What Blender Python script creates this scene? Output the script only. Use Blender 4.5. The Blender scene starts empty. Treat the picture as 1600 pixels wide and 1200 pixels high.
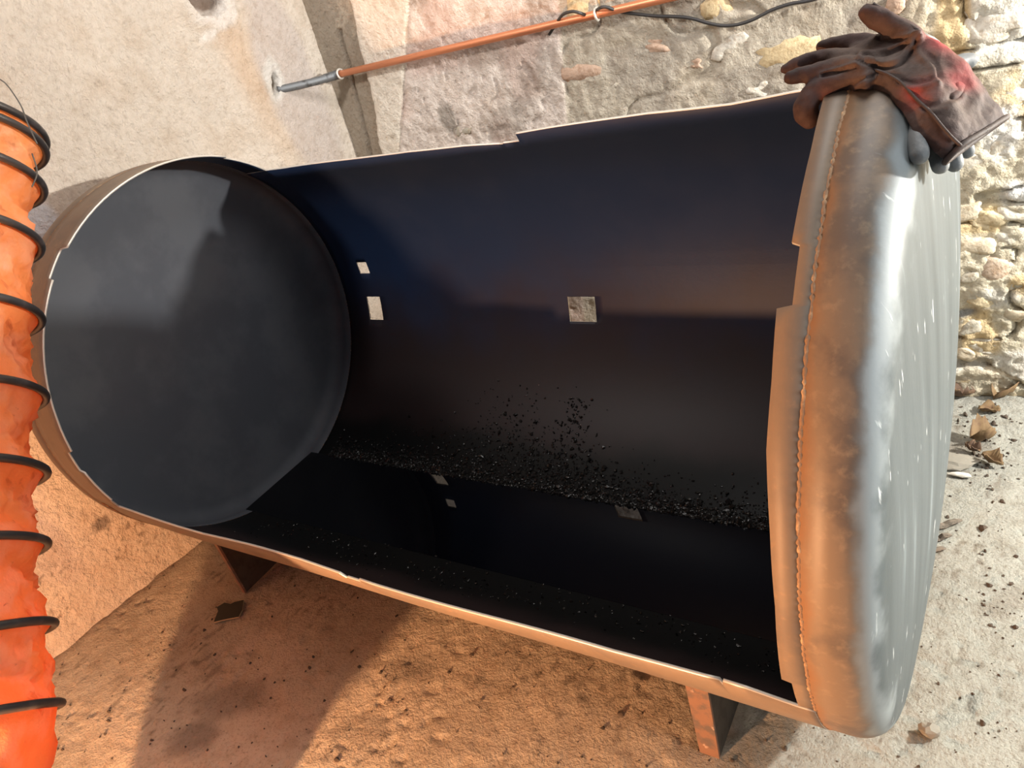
import bpy, bmesh, math, random
import numpy as np
from mathutils import Vector
random.seed(7)
RNG = np.random.default_rng(11)
SC = bpy.context.scene
COL = SC.collection
PI = math.pi
Z0 = 0.6                                   # height of the tank axis above the floor
LT = 1.5564                                # x of the right-hand weld (left one at -0.103)

# ------------------------------------------------------------------ camera
CAM = np.array([1.7173, -1.0695, 0.6939 + Z0])
CR = np.array([0.8332, 0.4949, -0.2465]); CU = np.array([-0.0662, 0.5318, 0.8443]); CF = np.array([-0.5489, 0.6872, -0.4759])
FPX = 1155.04
from mathutils import Matrix
cd = bpy.data.cameras.new('camera'); cam = bpy.data.objects.new('camera', cd); COL.objects.link(cam)
cd.sensor_fit = 'HORIZONTAL'; cd.sensor_width = 36.0; cd.lens = 36.0 * FPX / 1600.0; cd.clip_start = 0.02
m = Matrix.Identity(4)
for i in range(3):
    m[i][0] = CR[i]; m[i][1] = CU[i]; m[i][2] = -CF[i]; m[i][3] = CAM[i]
cam.matrix_world = m
SC.camera = cam

# ------------------------------------------------------------------ world, lamps, exposure
w = bpy.data.worlds.new('world'); SC.world = w; w.use_nodes = True
bg = w.node_tree.nodes['Background']; bg.inputs[0].default_value = (0.80, 0.88, 1.0, 1); bg.inputs[1].default_value = 0.11

def lamp(name, kind, loc, power, color, size=0.05, target=None, size_y=None):
    d = bpy.data.lights.new(name, kind); d.energy = power; d.color = color
    if kind == 'AREA':
        d.shape = 'RECTANGLE'; d.size = size; d.size_y = size_y or size
    else:
        d.shadow_soft_size = size
    o = bpy.data.objects.new(name, d); COL.objects.link(o); o.location = loc
    if target is not None:
        o.rotation_euler = (Vector(target) - Vector(loc)).to_track_quat('-Z', 'Y').to_euler()
    return o
lamp('work_light_cool', 'POINT', (3.0, 0.62, 1.24), 215.0, (1.0, 0.97, 0.91), 0.035)
lamp('work_light_warm', 'POINT', (0.7565, -1.63, 0.36), 120, (1.0, 0.52, 0.255), 0.02)
lamp('overhead_fill', 'AREA', (1.5, 0.35, 2.5), 16.0, (1.0, 0.97, 0.93), 0.8, (1.2, 0.5, 0.5))  # unseen fill added to lift the walls from above
sp = lamp('wall_fill_spot', 'SPOT', (0.05, -1.0, 2.45), 86.0, (1.0, 0.97, 0.94), 0.12, (0.62, 0.92, 1.12)); sp.data.spot_size = math.radians(62); sp.data.spot_blend = 0.7  # added spot that brightens the back wall, no such lamp known
lamp('right_fill', 'AREA', (3.2, -0.55, 1.35), 14.0, (0.92, 0.97, 1.0), 0.5, (1.6, -0.2, 0.6), 1.3)  # added fill for the near tank end, no doorway seen there
SC.view_settings.view_transform = 'Standard'; SC.view_settings.look = 'None'
SC.view_settings.gamma = 1.0; SC.view_settings.use_curve_mapping = False
SC.view_settings.exposure = 0.5

# ------------------------------------------------------------------ helpers
def ray(px, py):
    return CF + CR * (px - 800) / FPX - CU * (py - 600) / FPX
def at(px, py, depth):                     # point at a given distance along the view axis
    return CAM + depth * ray(px, py)
def on_plane(px, py, p0, n):
    d = ray(px, py); n = np.array(n, float)
    return CAM + ((np.array(p0, float) - CAM) @ n) / (d @ n) * d
YW = 0.916
LWN = (1, -0.0927, 0); LW0 = (-0.36, 0, 0)
def on_back(px, py, off=0.0): return on_plane(px, py, (0, YW - off, 0), (0, 1, 0))
def on_left(px, py): return on_plane(px, py, LW0, LWN)
def on_floor(px, py, h=0.0): return on_plane(px, py, (0, 0, h), (0, 0, 1))

def thing(name, label, cat, loc=(0, 0, 0), group=None):
    o = bpy.data.objects.new(name, None); COL.objects.link(o); o.location = loc
    o.empty_display_size = 0.05
    tag(o, label, cat, group); return o
def tag(o, label, cat, group=None, kind=None):
    o['label'] = label
    if cat: o['category'] = cat
    if group: o['group'] = group
    if kind: o['kind'] = kind
    return o
def ploc(parent):
    v = Vector((0, 0, 0))
    while parent is not None:
        v += Vector(parent.location); parent = parent.parent
    return v
def mesh_obj(name, verts, faces, mats, parent=None, smooth=True, idx=None, cols=None, auto=None):
    """verts in world coordinates"""
    base = np.array(ploc(parent)) if parent else np.zeros(3)
    me = bpy.data.meshes.new(name)
    V = np.asarray(verts, float) - base
    me.from_pydata([tuple(v) for v in V], [], [tuple(f) for f in faces])
    for mt in (mats if isinstance(mats, (list, tuple)) else [mats]): me.materials.append(mt)
    if idx is not None: me.polygons.foreach_set('material_index', np.asarray(idx, np.int32))
    if smooth: me.polygons.foreach_set('use_smooth', np.ones(len(me.polygons), bool))
    if cols is not None:
        a = me.color_attributes.new('Col', 'FLOAT_COLOR', 'POINT')
        c = np.ones((len(V), 4)); c[:, :3] = cols
        a.data.foreach_set('color', c.ravel())
    me.update()
    o = bpy.data.objects.new(name, me); COL.objects.link(o)
    if parent: o.parent = parent
    if auto: me.set_sharp_from_angle(angle=auto)
    return o
def bm_obj(name, bm, mats, parent=None, smooth=False):
    base = ploc(parent) if parent else Vector((0, 0, 0))
    bmesh.ops.translate(bm, verts=bm.verts, vec=-base)
    bmesh.ops.recalc_face_normals(bm, faces=bm.faces)
    me = bpy.data.meshes.new(name); bm.to_mesh(me); bm.free()
    for mt in (mats if isinstance(mats, (list, tuple)) else [mats]): me.materials.append(mt)
    if smooth: me.polygons.foreach_set('use_smooth', np.ones(len(me.polygons), bool))
    o = bpy.data.objects.new(name, me); COL.objects.link(o)
    if parent: o.parent = parent
    return o

_perm = RNG.random((64, 256, 256))
def vnoise(x, y, seed=0):
    xi = np.floor(x).astype(int); yi = np.floor(y).astype(int); fx = x - xi; fy = y - yi
    fx = fx * fx * fx * (fx * (fx * 6 - 15) + 10); fy = fy * fy * fy * (fy * (fy * 6 - 15) + 10)
    T = _perm[seed % 64]; a = T[xi % 256, yi % 256]; b = T[(xi + 1) % 256, yi % 256]
    c = T[xi % 256, (yi + 1) % 256]; d = T[(xi + 1) % 256, (yi + 1) % 256]
    return (a + (b - a) * fx) * (1 - fy) + (c + (d - c) * fx) * fy
def fbm(x, y, f, octv=4, seed=0, gain=0.5):
    s = 0; a = 1; t = 0
    for o in range(octv):
        s = s + a * (vnoise(x * f + 17.3 * o, y * f + 9.1 * o, seed + o) - 0.5) * 2; t += a; a *= gain; f *= 2.03
    return s / t
def ridged(x, y, f, octv=3, seed=0):
    s = 0; a = 1; t = 0
    for o in range(octv):
        s = s + a * (1 - np.abs(vnoise(x * f, y * f, seed + o) - 0.5) * 2); t += a; a *= 0.5; f *= 2.1
    return s / t
def sstep(a, b, x):
    t = np.clip((x - a) / (b - a), 0, 1); return t * t * (3 - 2 * t)
def blob(x, y, cx, cy, rx, ry, rot=0, soft=0.35, seed=3, wob=0.35):
    c, s = math.cos(rot), math.sin(rot); dx = x - cx; dy = y - cy
    u = (dx * c + dy * s) / rx; v = (-dx * s + dy * c) / ry
    d = np.sqrt(u * u + v * v) + wob * fbm(x, y, 14 / max(rx, ry) * 0.12, 4, seed)
    return 1 - sstep(1 - soft, 1 + soft, d)

def tube(pts, rad, n=8, cap=True, squash=None):
    P = np.asarray(pts, float); R = np.broadcast_to(np.asarray(rad, float), (len(P),))
    T = np.gradient(P, axis=0); T /= np.linalg.norm(T, axis=1)[:, None] + 1e-12
    up = np.array([0, 0, 1.0]) if abs(T[0][2]) < 0.9 else np.array([1.0, 0, 0])
    V = []; F = []
    a = np.cross(T[0], up); a /= np.linalg.norm(a)
    for i in range(len(P)):
        a = a - T[i] * (a @ T[i]); a /= np.linalg.norm(a); b = np.cross(T[i], a)
        for k in range(n):
            t = 2 * PI * k / n; V.append(P[i] + R[i] * (a * math.cos(t) + b * math.sin(t)))
    for i in range(len(P) - 1):
        for k in range(n):
            F.append((i * n + k, i * n + (k + 1) % n, (i + 1) * n + (k + 1) % n, (i + 1) * n + k))
    if cap:
        F.append(tuple(range(n))[::-1]); F.append(tuple((len(P) - 1) * n + k for k in range(n)))
    return V, F
def smooth_path(pts, n=8):
    P = [np.asarray(p, float) for p in pts]; P = [2 * P[0] - P[1]] + P + [2 * P[-1] - P[-2]]; out = []
    for i in range(1, len(P) - 2):
        for k in range(n):
            t = k / n
            out.append(0.5 * ((2 * P[i]) + (-P[i - 1] + P[i + 1]) * t + (2 * P[i - 1] - 5 * P[i] + 4 * P[i + 1] - P[i + 2]) * t * t
                              + (-P[i - 1] + 3 * P[i] - 3 * P[i + 1] + P[i + 2]) * t ** 3))
    out.append(P[-2]); return np.array(out)
def merge(parts):
    V = []; F = []
    for v, f in parts:
        o = len(V); V.extend(v); F.extend([tuple(i + o for i in q) for q in f])
    return V, F
_ico = None
def ico(sub=1):
    bm = bmesh.new(); bmesh.ops.create_icosphere(bm, subdivisions=sub, radius=1)
    V = np.array([v.co[:] for v in bm.verts]); F = [tuple(v.index for v in f.verts) for f in bm.faces]; bm.free(); return V, F

# ------------------------------------------------------------------ materials
def mat(name, color, rough=0.8, metal=0.0, spec=0.5, vcol=False, noise=(), bump=(), coat=0.0):
    """noise: list of (scale(vec or float), colour, lo, hi, [detail]) mixed over the base; bump: list of (scale, strength, distance)"""
    mt = bpy.data.materials.new(name); mt.use_nodes = True
    nt = mt.node_tree; N = nt.nodes; L = nt.links; b = N['Principled BSDF']
    b.inputs['Roughness'].default_value = rough; b.inputs['Metallic'].default_value = metal
    b.inputs['Specular IOR Level'].default_value = spec; b.inputs['Coat Weight'].default_value = coat
    tc = N.new('ShaderNodeTexCoord')
    if vcol:
        a = N.new('ShaderNodeVertexColor'); a.layer_name = 'Col'; cur = a.outputs[0]
    else:
        r = N.new('ShaderNodeRGB'); r.outputs[0].default_value = (*color, 1); cur = r.outputs[0]
    def tex(scale, detail=6):
        src = tc.outputs['Object']
        t = N.new('ShaderNodeTexNoise'); t.inputs['Detail'].default_value = detail; t.inputs['Roughness'].default_value = 0.6
        if isinstance(scale, (tuple, list)):
            mp = N.new('ShaderNodeMapping'); mp.inputs['Scale'].default_value = scale; L.new(src, mp.inputs[0]); src = mp.outputs[0]
            t.inputs['Scale'].default_value = 1.0
        else: t.inputs['Scale'].default_value = scale
        L.new(src, t.inputs['Vector']); return t.outputs['Fac']
    for e in noise:
        sc, c, lo, hi = e[:4]
        f = tex(sc); mr = N.new('ShaderNodeMapRange'); mr.inputs[1].default_value = lo; mr.inputs[2].default_value = hi
        mr.interpolation_type = 'SMOOTHSTEP'
        if len(e) > 4: mr.inputs[4].default_value = e[4]
        L.new(f, mr.inputs[0])
        mx = N.new('ShaderNodeMix'); mx.data_type = 'RGBA'
        if len(e) > 5: mx.blend_type = e[5]
        L.new(mr.outputs[0], mx.inputs[0]); L.new(cur, mx.inputs[6]); mx.inputs[7].default_value = (*c, 1); cur = mx.outputs[2]
    L.new(cur, b.inputs['Base Color'])
    nrm = None
    for sc, st, di in bump:
        f = tex(sc); bp = N.new('ShaderNodeBump'); bp.inputs['Strength'].default_value = st; bp.inputs['Distance'].default_value = di
        L.new(f, bp.inputs['Height'])
        if nrm: L.new(nrm, bp.inputs['Normal'])
        nrm = bp.outputs[0]
    if nrm: L.new(nrm, b.inputs['Normal'])
    return mt
M = {}
M['wall'] = mat('plaster_wall', (.5, .4, .3), 0.95, spec=0.2, vcol=True,
                noise=[(60, (0.68, 0.63, 0.57), 0.42, 0.75, 0.5, 'MULTIPLY'), (9, (0.84, 0.78, 0.72), 0.45, 0.7, 0.6, 'MULTIPLY')],
                bump=[(110, 0.9, 0.007), (38, 0.7, 0.012)])
M['floor'] = mat('earth_floor', (.5, .4, .3), 0.95, spec=0.15, vcol=True,
                 noise=[(170, (0.50, 0.45, 0.40), 0.50, 0.72, 0.6, 'MULTIPLY'), (22, (0.78, 0.74, 0.7), 0.45, 0.7, 0.7, 'MULTIPLY')],
                 bump=[(150, 0.8, 0.006), (55, 0.6, 0.008), (330, 0.5, 0.002)])
M['stone'] = mat('wall_stone', (.5, .4, .3), 0.95, spec=0.2, vcol=True,
                 noise=[(70, (0.6, 0.5, 0.4), 0.45, 0.7, 0.7, 'MULTIPLY')], bump=[(110, 0.7, 0.005)])
M['shell_out'] = mat('primer_steel', (0.215, 0.158, 0.112), 0.55, spec=0.4,
                     noise=[(7, (0.17, 0.13, 0.10), 0.45, 0.65), (60, (0.30, 0.20, 0.12), 0.55, 0.75, 0.6)], bump=[(90, 0.12, 0.002)])
M['black'] = mat('oil_black_steel', (0.012, 0.024, 0.060), 0.48, spec=0.2,
                 noise=[(5, (0.016, 0.028, 0.064), 0.4, 0.7)], bump=[(55, 0.10, 0.003), (160, 0.05, 0.002)])  # blue base carries the cool glow high inside the shell
def lamp_tint_and_oil(mt):  # warm lamp light painted as brown lower down, then black oil film
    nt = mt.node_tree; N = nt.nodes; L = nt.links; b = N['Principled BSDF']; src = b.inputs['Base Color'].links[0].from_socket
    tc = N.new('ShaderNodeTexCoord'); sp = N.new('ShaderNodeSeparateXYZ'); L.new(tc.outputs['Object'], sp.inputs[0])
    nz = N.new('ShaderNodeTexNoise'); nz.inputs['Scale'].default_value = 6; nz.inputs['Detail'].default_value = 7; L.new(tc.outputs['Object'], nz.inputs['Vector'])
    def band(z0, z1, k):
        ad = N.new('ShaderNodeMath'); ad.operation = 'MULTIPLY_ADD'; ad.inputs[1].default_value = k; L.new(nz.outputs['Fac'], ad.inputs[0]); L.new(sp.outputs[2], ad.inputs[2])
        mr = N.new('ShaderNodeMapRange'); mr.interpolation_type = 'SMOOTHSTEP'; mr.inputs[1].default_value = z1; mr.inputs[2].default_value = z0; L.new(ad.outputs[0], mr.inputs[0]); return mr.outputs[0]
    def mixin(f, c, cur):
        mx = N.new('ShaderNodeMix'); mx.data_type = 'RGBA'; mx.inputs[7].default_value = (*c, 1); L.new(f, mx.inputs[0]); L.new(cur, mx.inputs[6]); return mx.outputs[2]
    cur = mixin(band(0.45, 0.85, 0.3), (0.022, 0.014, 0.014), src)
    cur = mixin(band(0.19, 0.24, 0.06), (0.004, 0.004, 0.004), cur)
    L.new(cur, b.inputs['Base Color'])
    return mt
lamp_tint_and_oil(M['black'])
M['black_head'] = mat('sooty_steel', (0.072, 0.077, 0.090), 0.6, spec=0.1,
                      noise=[((3, 5, 5), (0.092, 0.097, 0.110), 0.42, 0.62)], bump=[(60, 0.06, 0.002)])
M['cut'] = mat('bright_cut_edge', (0.62, 0.58, 0.52), 0.45, metal=0.35)
M['weld'] = mat('rusty_weld', (0.28, 0.16, 0.085), 0.7, noise=[(50, (0.55, 0.36, 0.2), 0.5, 0.7)], bump=[(120, 0.6, 0.004)])
M['oil'] = mat('black_oil', (0.002, 0.002, 0.003), 0.02, spec=0.5)
M['sludge'] = mat('tarry_sludge', (0.012, 0.010, 0.009), 0.14, spec=0.5, bump=[(150, 0.5, 0.003)])
M['leg'] = mat('leg_paint', (0.25, 0.13, 0.08), 0.7, noise=[(30, (0.14, 0.10, 0.08), 0.45, 0.6), (45, (0.45, 0.30, 0.22), 0.62, 0.7)], bump=[(70, 0.3, 0.003)])
M['leg_dark'] = mat('leg_dark_face', (0.055, 0.045, 0.035), 0.7, noise=[(30, (0.035, 0.027, 0.02), 0.45, 0.6)])
M['copper'] = mat('copper_tube', (0.72, 0.28, 0.14), 0.42, metal=0.55, noise=[((6, 60, 60), (0.50, 0.19, 0.10), 0.5, 0.7)])
M['zinc'] = mat('grey_sleeve', (0.20, 0.21, 0.22), 0.5, metal=0.5, noise=[(40, (0.10, 0.10, 0.10), 0.5, 0.65)])
M['clip'] = mat('clip_metal', (0.70, 0.68, 0.62), 0.4, metal=0.4)
M['cable'] = mat('black_cable', (0.035, 0.033, 0.033), 0.5)
M['rib'] = mat('black_rib_cover', (0.028, 0.026, 0.027), 0.38, noise=[(25, (0.06, 0.05, 0.05), 0.5, 0.7)], bump=[(60, 0.2, 0.002)])
M['wire'] = mat('thin_wire', (0.10, 0.09, 0.08), 0.5, metal=0.5)
M['leaf'] = mat('dry_leaf', (0.19, 0.12, 0.055), 0.8, noise=[(60, (0.14, 0.08, 0.04), 0.45, 0.65)])
M['leaf_dark'] = mat('brown_leaf', (0.11, 0.065, 0.04), 0.8, noise=[(60, (0.2, 0.12, 0.06), 0.5, 0.65)])
M['wood'] = mat('grey_splinter', (0.16, 0.13, 0.10), 0.9, noise=[((20, 200, 200), (0.08, 0.065, 0.05), 0.45, 0.6)])
M['slate'] = mat('grey_flake', (0.24, 0.22, 0.18), 0.9, bump=[(60, 0.4, 0.004)])
M['chalk'] = mat('pale_chip', (0.62, 0.58, 0.5), 0.9, bump=[(80, 0.4, 0.004)])
M['crumb'] = mat('dirt_crumb', (0.07, 0.05, 0.035), 0.9)
M['plate'] = mat('dark_plate', (0.026, 0.025, 0.020), 0.5, spec=0.25)
M['plate_edge'] = mat('plate_cut_edge', (0.75, 0.60, 0.35), 0.35, metal=0.5)
M['leather'] = mat('worn_leather', (.1, .06, .05), 0.72, spec=0.3, vcol=True,
                   noise=[(70, (0.6, 0.55, 0.52), 0.42, 0.66, 0.8, 'MULTIPLY')], bump=[(220, 0.35, 0.0015), (45, 0.4, 0.004)])
M['leather_seam'] = mat('leather_seam', (0.045, 0.028, 0.024), 0.7, bump=[(200, 0.4, 0.002)])
M['rubber'] = mat('grey_rubber', (0.15, 0.16, 0.165), 0.6, noise=[(50, (0.24, 0.24, 0.235), 0.5, 0.68), (30, (0.05, 0.05, 0.05), 0.55, 0.7)], bump=[(150, 0.3, 0.002)])

# orange PVC with a little light coming through
def orange():
    mt = mat('orange_fabric', (0.92, 0.33, 0.11), 0.36, spec=0.4,
             noise=[(14, (0.92, 0.42, 0.21), 0.45, 0.62), ((40, 40, 12), (0.30, 0.07, 0.03), 0.58, 0.72, 0.75), (55, (0.10, 0.05, 0.04), 0.66, 0.73, 0.8)],
             bump=[(22, 0.5, 0.012), (70, 0.3, 0.004)])
    nt = mt.node_tree; b = nt.nodes['Principled BSDF']; out = nt.nodes['Material Output']
    tr = nt.nodes.new('ShaderNodeBsdfTranslucent'); tr.inputs[0].default_value = (0.98, 0.36, 0.11, 1)
    mx = nt.nodes.new('ShaderNodeMixShader'); mx.inputs[0].default_value = 0.45
    nt.links.new(b.outputs[0], mx.inputs[1]); nt.links.new(tr.outputs[0], mx.inputs[2]); nt.links.new(mx.outputs[0], out.inputs[0])
    return mt
M['orange'] = orange()

# dished head: rust brown on the flange fading to bare grey steel on knuckle and face (material zones along the tank axis)
def head_mat():
    mt = mat('head_steel', (0.205, 0.150, 0.105), 0.5, spec=0.4,
             noise=[(9, (0.13, 0.10, 0.08), 0.45, 0.62), (70, (0.27, 0.20, 0.135), 0.5, 0.75, 0.8), (24, (0.09, 0.075, 0.06), 0.66, 0.74, 0.7)], bump=[(120, 0.10, 0.002)])
    nt = mt.node_tree; N = nt.nodes; L = nt.links; b = N['Principled BSDF']
    base = b.inputs['Base Color'].links[0].from_socket
    tc = N.new('ShaderNodeTexCoord'); sp = N.new('ShaderNodeSeparateXYZ'); L.new(tc.outputs['Object'], sp.inputs[0])
    nz = N.new('ShaderNodeTexNoise'); nz.inputs['Scale'].default_value = 18; nz.inputs['Detail'].default_value = 6; L.new(tc.outputs['Object'], nz.inputs['Vector'])
    ad = N.new('ShaderNodeMath'); ad.operation = 'MULTIPLY_ADD'; ad.inputs[1].default_value = 0.03; L.new(nz.outputs['Fac'], ad.inputs[0]); L.new(sp.outputs[0], ad.inputs[2])
    mr = N.new('ShaderNodeMapRange'); mr.interpolation_type = 'SMOOTHSTEP'; mr.inputs[1].default_value = HEADX0; mr.inputs[2].default_value = HEADX1; L.new(ad.outputs[0], mr.inputs[0])
    # grey face with drawn vertical streaks
    mp = N.new('ShaderNodeMapping'); mp.inputs['Scale'].default_value = (8, 26, 2.2); L.new(tc.outputs['Object'], mp.inputs[0])
    n2 = N.new('ShaderNodeTexNoise'); n2.inputs['Scale'].default_value = 1; n2.inputs['Detail'].default_value = 7; L.new(mp.outputs[0], n2.inputs['Vector'])
    cr = N.new('ShaderNodeValToRGB'); e = cr.color_ramp.elements
    e[0].position = 0.3; e[0].color = (0.052, 0.066, 0.072, 1); e[1].position = 0.62; e[1].color = (0.083, 0.100, 0.107, 1)
    q = cr.color_ramp.elements.new(0.72); q.color = (0.17, 0.20, 0.21, 1); L.new(n2.outputs['Fac'], cr.inputs[0])
    mp3 = N.new('ShaderNodeMapping'); mp3.inputs['Scale'].default_value = (30, 95, 16); L.new(tc.outputs['Object'], mp3.inputs[0])
    n3 = N.new('ShaderNodeTexNoise'); n3.inputs['Scale'].default_value = 1; n3.inputs['Detail'].default_value = 3; L.new(mp3.outputs[0], n3.inputs['Vector'])
    m3 = N.new('ShaderNodeMapRange'); m3.inputs[1].default_value = 0.685; m3.inputs[2].default_value = 0.72; L.new(n3.outputs['Fac'], m3.inputs[0])
    x3 = N.new('ShaderNodeMix'); x3.data_type = 'RGBA'; x3.inputs[7].default_value = (0.82, 0.83, 0.82, 1); L.new(m3.outputs[0], x3.inputs[0]); L.new(cr.outputs[0], x3.inputs[6])
    mx = N.new('ShaderNodeMix'); mx.data_type = 'RGBA'; L.new(mr.outputs[0], mx.inputs[0]); L.new(base, mx.inputs[6]); L.new(x3.outputs[2], mx.inputs[7])
    # pale band over the knuckle: reflected sheen put into the colour
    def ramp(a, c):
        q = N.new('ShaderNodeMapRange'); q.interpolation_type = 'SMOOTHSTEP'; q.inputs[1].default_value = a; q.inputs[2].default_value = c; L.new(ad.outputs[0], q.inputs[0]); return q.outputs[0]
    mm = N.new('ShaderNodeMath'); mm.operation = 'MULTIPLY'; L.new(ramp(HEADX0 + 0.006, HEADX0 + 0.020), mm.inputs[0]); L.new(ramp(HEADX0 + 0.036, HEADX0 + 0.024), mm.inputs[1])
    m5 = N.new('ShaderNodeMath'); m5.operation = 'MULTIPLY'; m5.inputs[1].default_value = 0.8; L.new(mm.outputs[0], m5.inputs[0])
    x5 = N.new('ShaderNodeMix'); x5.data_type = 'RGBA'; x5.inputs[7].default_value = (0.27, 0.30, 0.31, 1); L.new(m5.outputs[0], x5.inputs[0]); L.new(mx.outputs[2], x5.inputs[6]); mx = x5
    # rust halo hugging the weld
    m4 = N.new('ShaderNodeMapRange'); m4.interpolation_type = 'SMOOTHSTEP'; m4.inputs[1].default_value = LT + 0.030; m4.inputs[2].default_value = LT + 0.012; L.new(ad.outputs[0], m4.inputs[0])
    x4 = N.new('ShaderNodeMix'); x4.data_type = 'RGBA'; x4.inputs[7].default_value = (0.235, 0.125, 0.062, 1); L.new(m4.outputs[0], x4.inputs[0]); L.new(mx.outputs[2], x4.inputs[6])
    L.new(x4.outputs[2], b.inputs['Base Color'])
    return mt
TANK = np.array([0.777, 0, 0])
HEADX0 = 1.613; HEADX1 = 1.636
_mh = None

# ------------------------------------------------------------------ setting
def grid_surface(name, s, t, place, height, color, material):
    S, T = np.meshgrid(s, t, indexing='ij'); H = height(S, T)
    V = place(S, T, H).reshape(-1, 3); C = color(S, T, H).reshape(-1, 3)
    ns, nt_ = len(s), len(t); i = np.arange(ns * nt_).reshape(ns, nt_)
    F = np.stack([i[:-1, :-1], i[1:, :-1], i[1:, 1:], i[:-1, 1:]], -1).reshape(-1, 4)
    me = bpy.data.meshes.new(name); me.vertices.add(len(V)); me.vertices.foreach_set('co', V.ravel())
    me.loops.add(F.size); me.loops.foreach_set('vertex_index', F.ravel().astype(np.int32))
    me.polygons.add(len(F)); me.polygons.foreach_set('loop_start', np.arange(0, F.size, 4, dtype=np.int32))
    me.polygons.foreach_set('use_smooth', np.ones(len(F), bool)); me.update(calc_edges=True)
    a = me.color_attributes.new('Col', 'FLOAT_COLOR', 'POINT'); c = np.ones((len(V), 4)); c[:, :3] = np.clip(C, 0, 1); a.data.foreach_set('color', c.ravel())
    me.materials.append(material); o = bpy.data.objects.new(name, me); COL.objects.link(o); o['kind'] = 'structure'
    return o
def mixc(c, col, f): return c * (1 - f[..., None]) + np.array(col) * f[..., None]
def lines(*segs):
    return np.unique(np.concatenate([np.arange(a, b, d) for a, b, d in segs] + [[segs[-1][1]]]))

# floor
def floor_h(x, y):
    h = 0.006 * fbm(x, y, 3, 3, 1) + 0.0022 * fbm(x, y, 45, 3, 5)
    pits = sstep(0.70, 0.85, vnoise(x * 45, y * 45, 9)) * sstep(0.45, 0.7, vnoise(x * 6, y * 6, 10))
    h = h - 0.004 * pits
    # dirt drifted up against the left wall
    d = x - (-0.36 + 0.0927 * y); h = h + 0.004 * np.exp(-np.maximum(d, 0) / 0.03)
    rub = sstep(1.3, 1.6, x) * sstep(0.35, 0.8, y); h = h + rub * 0.014 * np.maximum(fbm(x, y, 11, 4, 20), -0.2)
    under = np.exp(-((x - 0.8) / 1.3) ** 2)
    return h - 0.004
def floor_c(x, y, h):
    c = np.ones(x.shape + (3,)) * np.array([0.47, 0.385, 0.285])
    c = mixc(c, (0.315, 0.31, 0.27), sstep(1.2, 1.6, x + 0.15 * fbm(x, y, 3, 3, 2)))
    c = c * (1 + 0.16 * fbm(x, y, 5, 4, 3))[..., None]
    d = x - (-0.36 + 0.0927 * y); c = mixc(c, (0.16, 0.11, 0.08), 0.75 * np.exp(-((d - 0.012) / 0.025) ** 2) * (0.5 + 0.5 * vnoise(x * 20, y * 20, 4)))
    c = mixc(c, (0.15, 0.12, 0.09), 0.6 * sstep(0.72, 0.9, vnoise(x * 90, y * 60, 12)) * sstep(0.35, 0.65, vnoise(x * 7, y * 7, 13)))
    for (px, py, rx, ry, k) in [(360, 1090, .10, .05, .55), (300, 1150, .06, .04, .7), (640, 1045, .06, .04, .6), (560, 1140, .07, .04, .35),
                                (1495, 700, .07, .05, .55), (1560, 950, .03, .02, .4), (1600, 930, .04, .03, .4)]:
        q = on_floor(px, py); c = mixc(c, (0.17, 0.14, 0.11), k * blob(x, y, q[0], q[1], rx, ry, 0.4, 0.5, 15))
    return c
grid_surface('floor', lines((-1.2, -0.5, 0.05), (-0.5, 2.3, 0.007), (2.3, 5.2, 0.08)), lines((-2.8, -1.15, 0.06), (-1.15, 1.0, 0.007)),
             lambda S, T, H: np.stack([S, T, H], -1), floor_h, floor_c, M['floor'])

# back wall: plaster on the left, then smeared mortar with stones showing, raw rubble at the right
STONES = []   # (px, py, rx, rz, rot, colour, proud)
def seamx(x0, z0, x1, z1, z): return x0 + (x1 - x0) * (z - z0) / (z1 - z0)
def bw_zones(x, z):
    n = 0.02 * fbm(x, z, 9, 4, 30)
    zz = z - Z0
    a = sstep(-0.006, 0.006, x - seamx(-0.0663, 0.7337, -0.1302, 0.2538, zz) + n)            # right of the grey corner groove
    b = sstep(-0.004, 0.004, x - seamx(0.1622, 0.6878, -0.0587, 0.2462, zz) + n * 0.4)       # right of the pale band
    c = sstep(-0.006, 0.006, x - seamx(0.6618, 0.5876, 0.6111, 0.2516, zz) + n * 0.5)        # mortar
    d = sstep(1.40, 1.56, x - 0.18 * (zz - 0.2) + 4 * n)                                      # rubble
    return a, b, c, d
def bw_h(x, z):
    a, b, c, d = bw_zones(x, z)
    h = 0.006 * fbm(x, z, 3, 3, 31)
    h = h - 0.014 * (1 - a) + 0.004 * a * (1 - b) + 0.0018 * fbm(x, z, 60, 3, 33)
    rough = b * (1 - c); h = h + rough * (0.007 * fbm(x, z, 16, 4, 34) - 0.006 * sstep(0.86, 0.95, ridged(x, z, 14, 2, 35)))
    h = h + c * (1 - d) * (0.008 * fbm(x, z, 7, 4, 36) + 0.003 * fbm(x, z, 40, 3, 37) - 0.010 * sstep(0.93, 0.98, ridged(x, z, 7, 1, 38)) * sstep(.4, .6, vnoise(x * 9, z * 9, 39)))
    h = h + d * (0.015 * fbm(x, z, 12, 5, 40, 0.6) + 0.006 * fbm(x, z, 60, 3, 42) - 0.020 * sstep(0.90, 0.97, ridged(x * 0.6, z * 1.5, 13, 1, 41)))
    # hairline crack beside the pale band
    cr = np.abs(x - seamx(0.1622, 0.6878, -0.0587, 0.2462, z - Z0) - 0.006 * fbm(x, z, 18, 3, 44)); h = h - 0.006 * np.exp(-(cr / 0.005) ** 2)
    cr = np.abs(x - seamx(-0.165, 0.60, -0.205, 0.25, z - Z0) - 0.010 * fbm(x, z, 14, 3, 45)); h = h - 0.016 * np.exp(-(cr / 0.007) ** 2) * (z - Z0 < 0.66)
    return h
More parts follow.
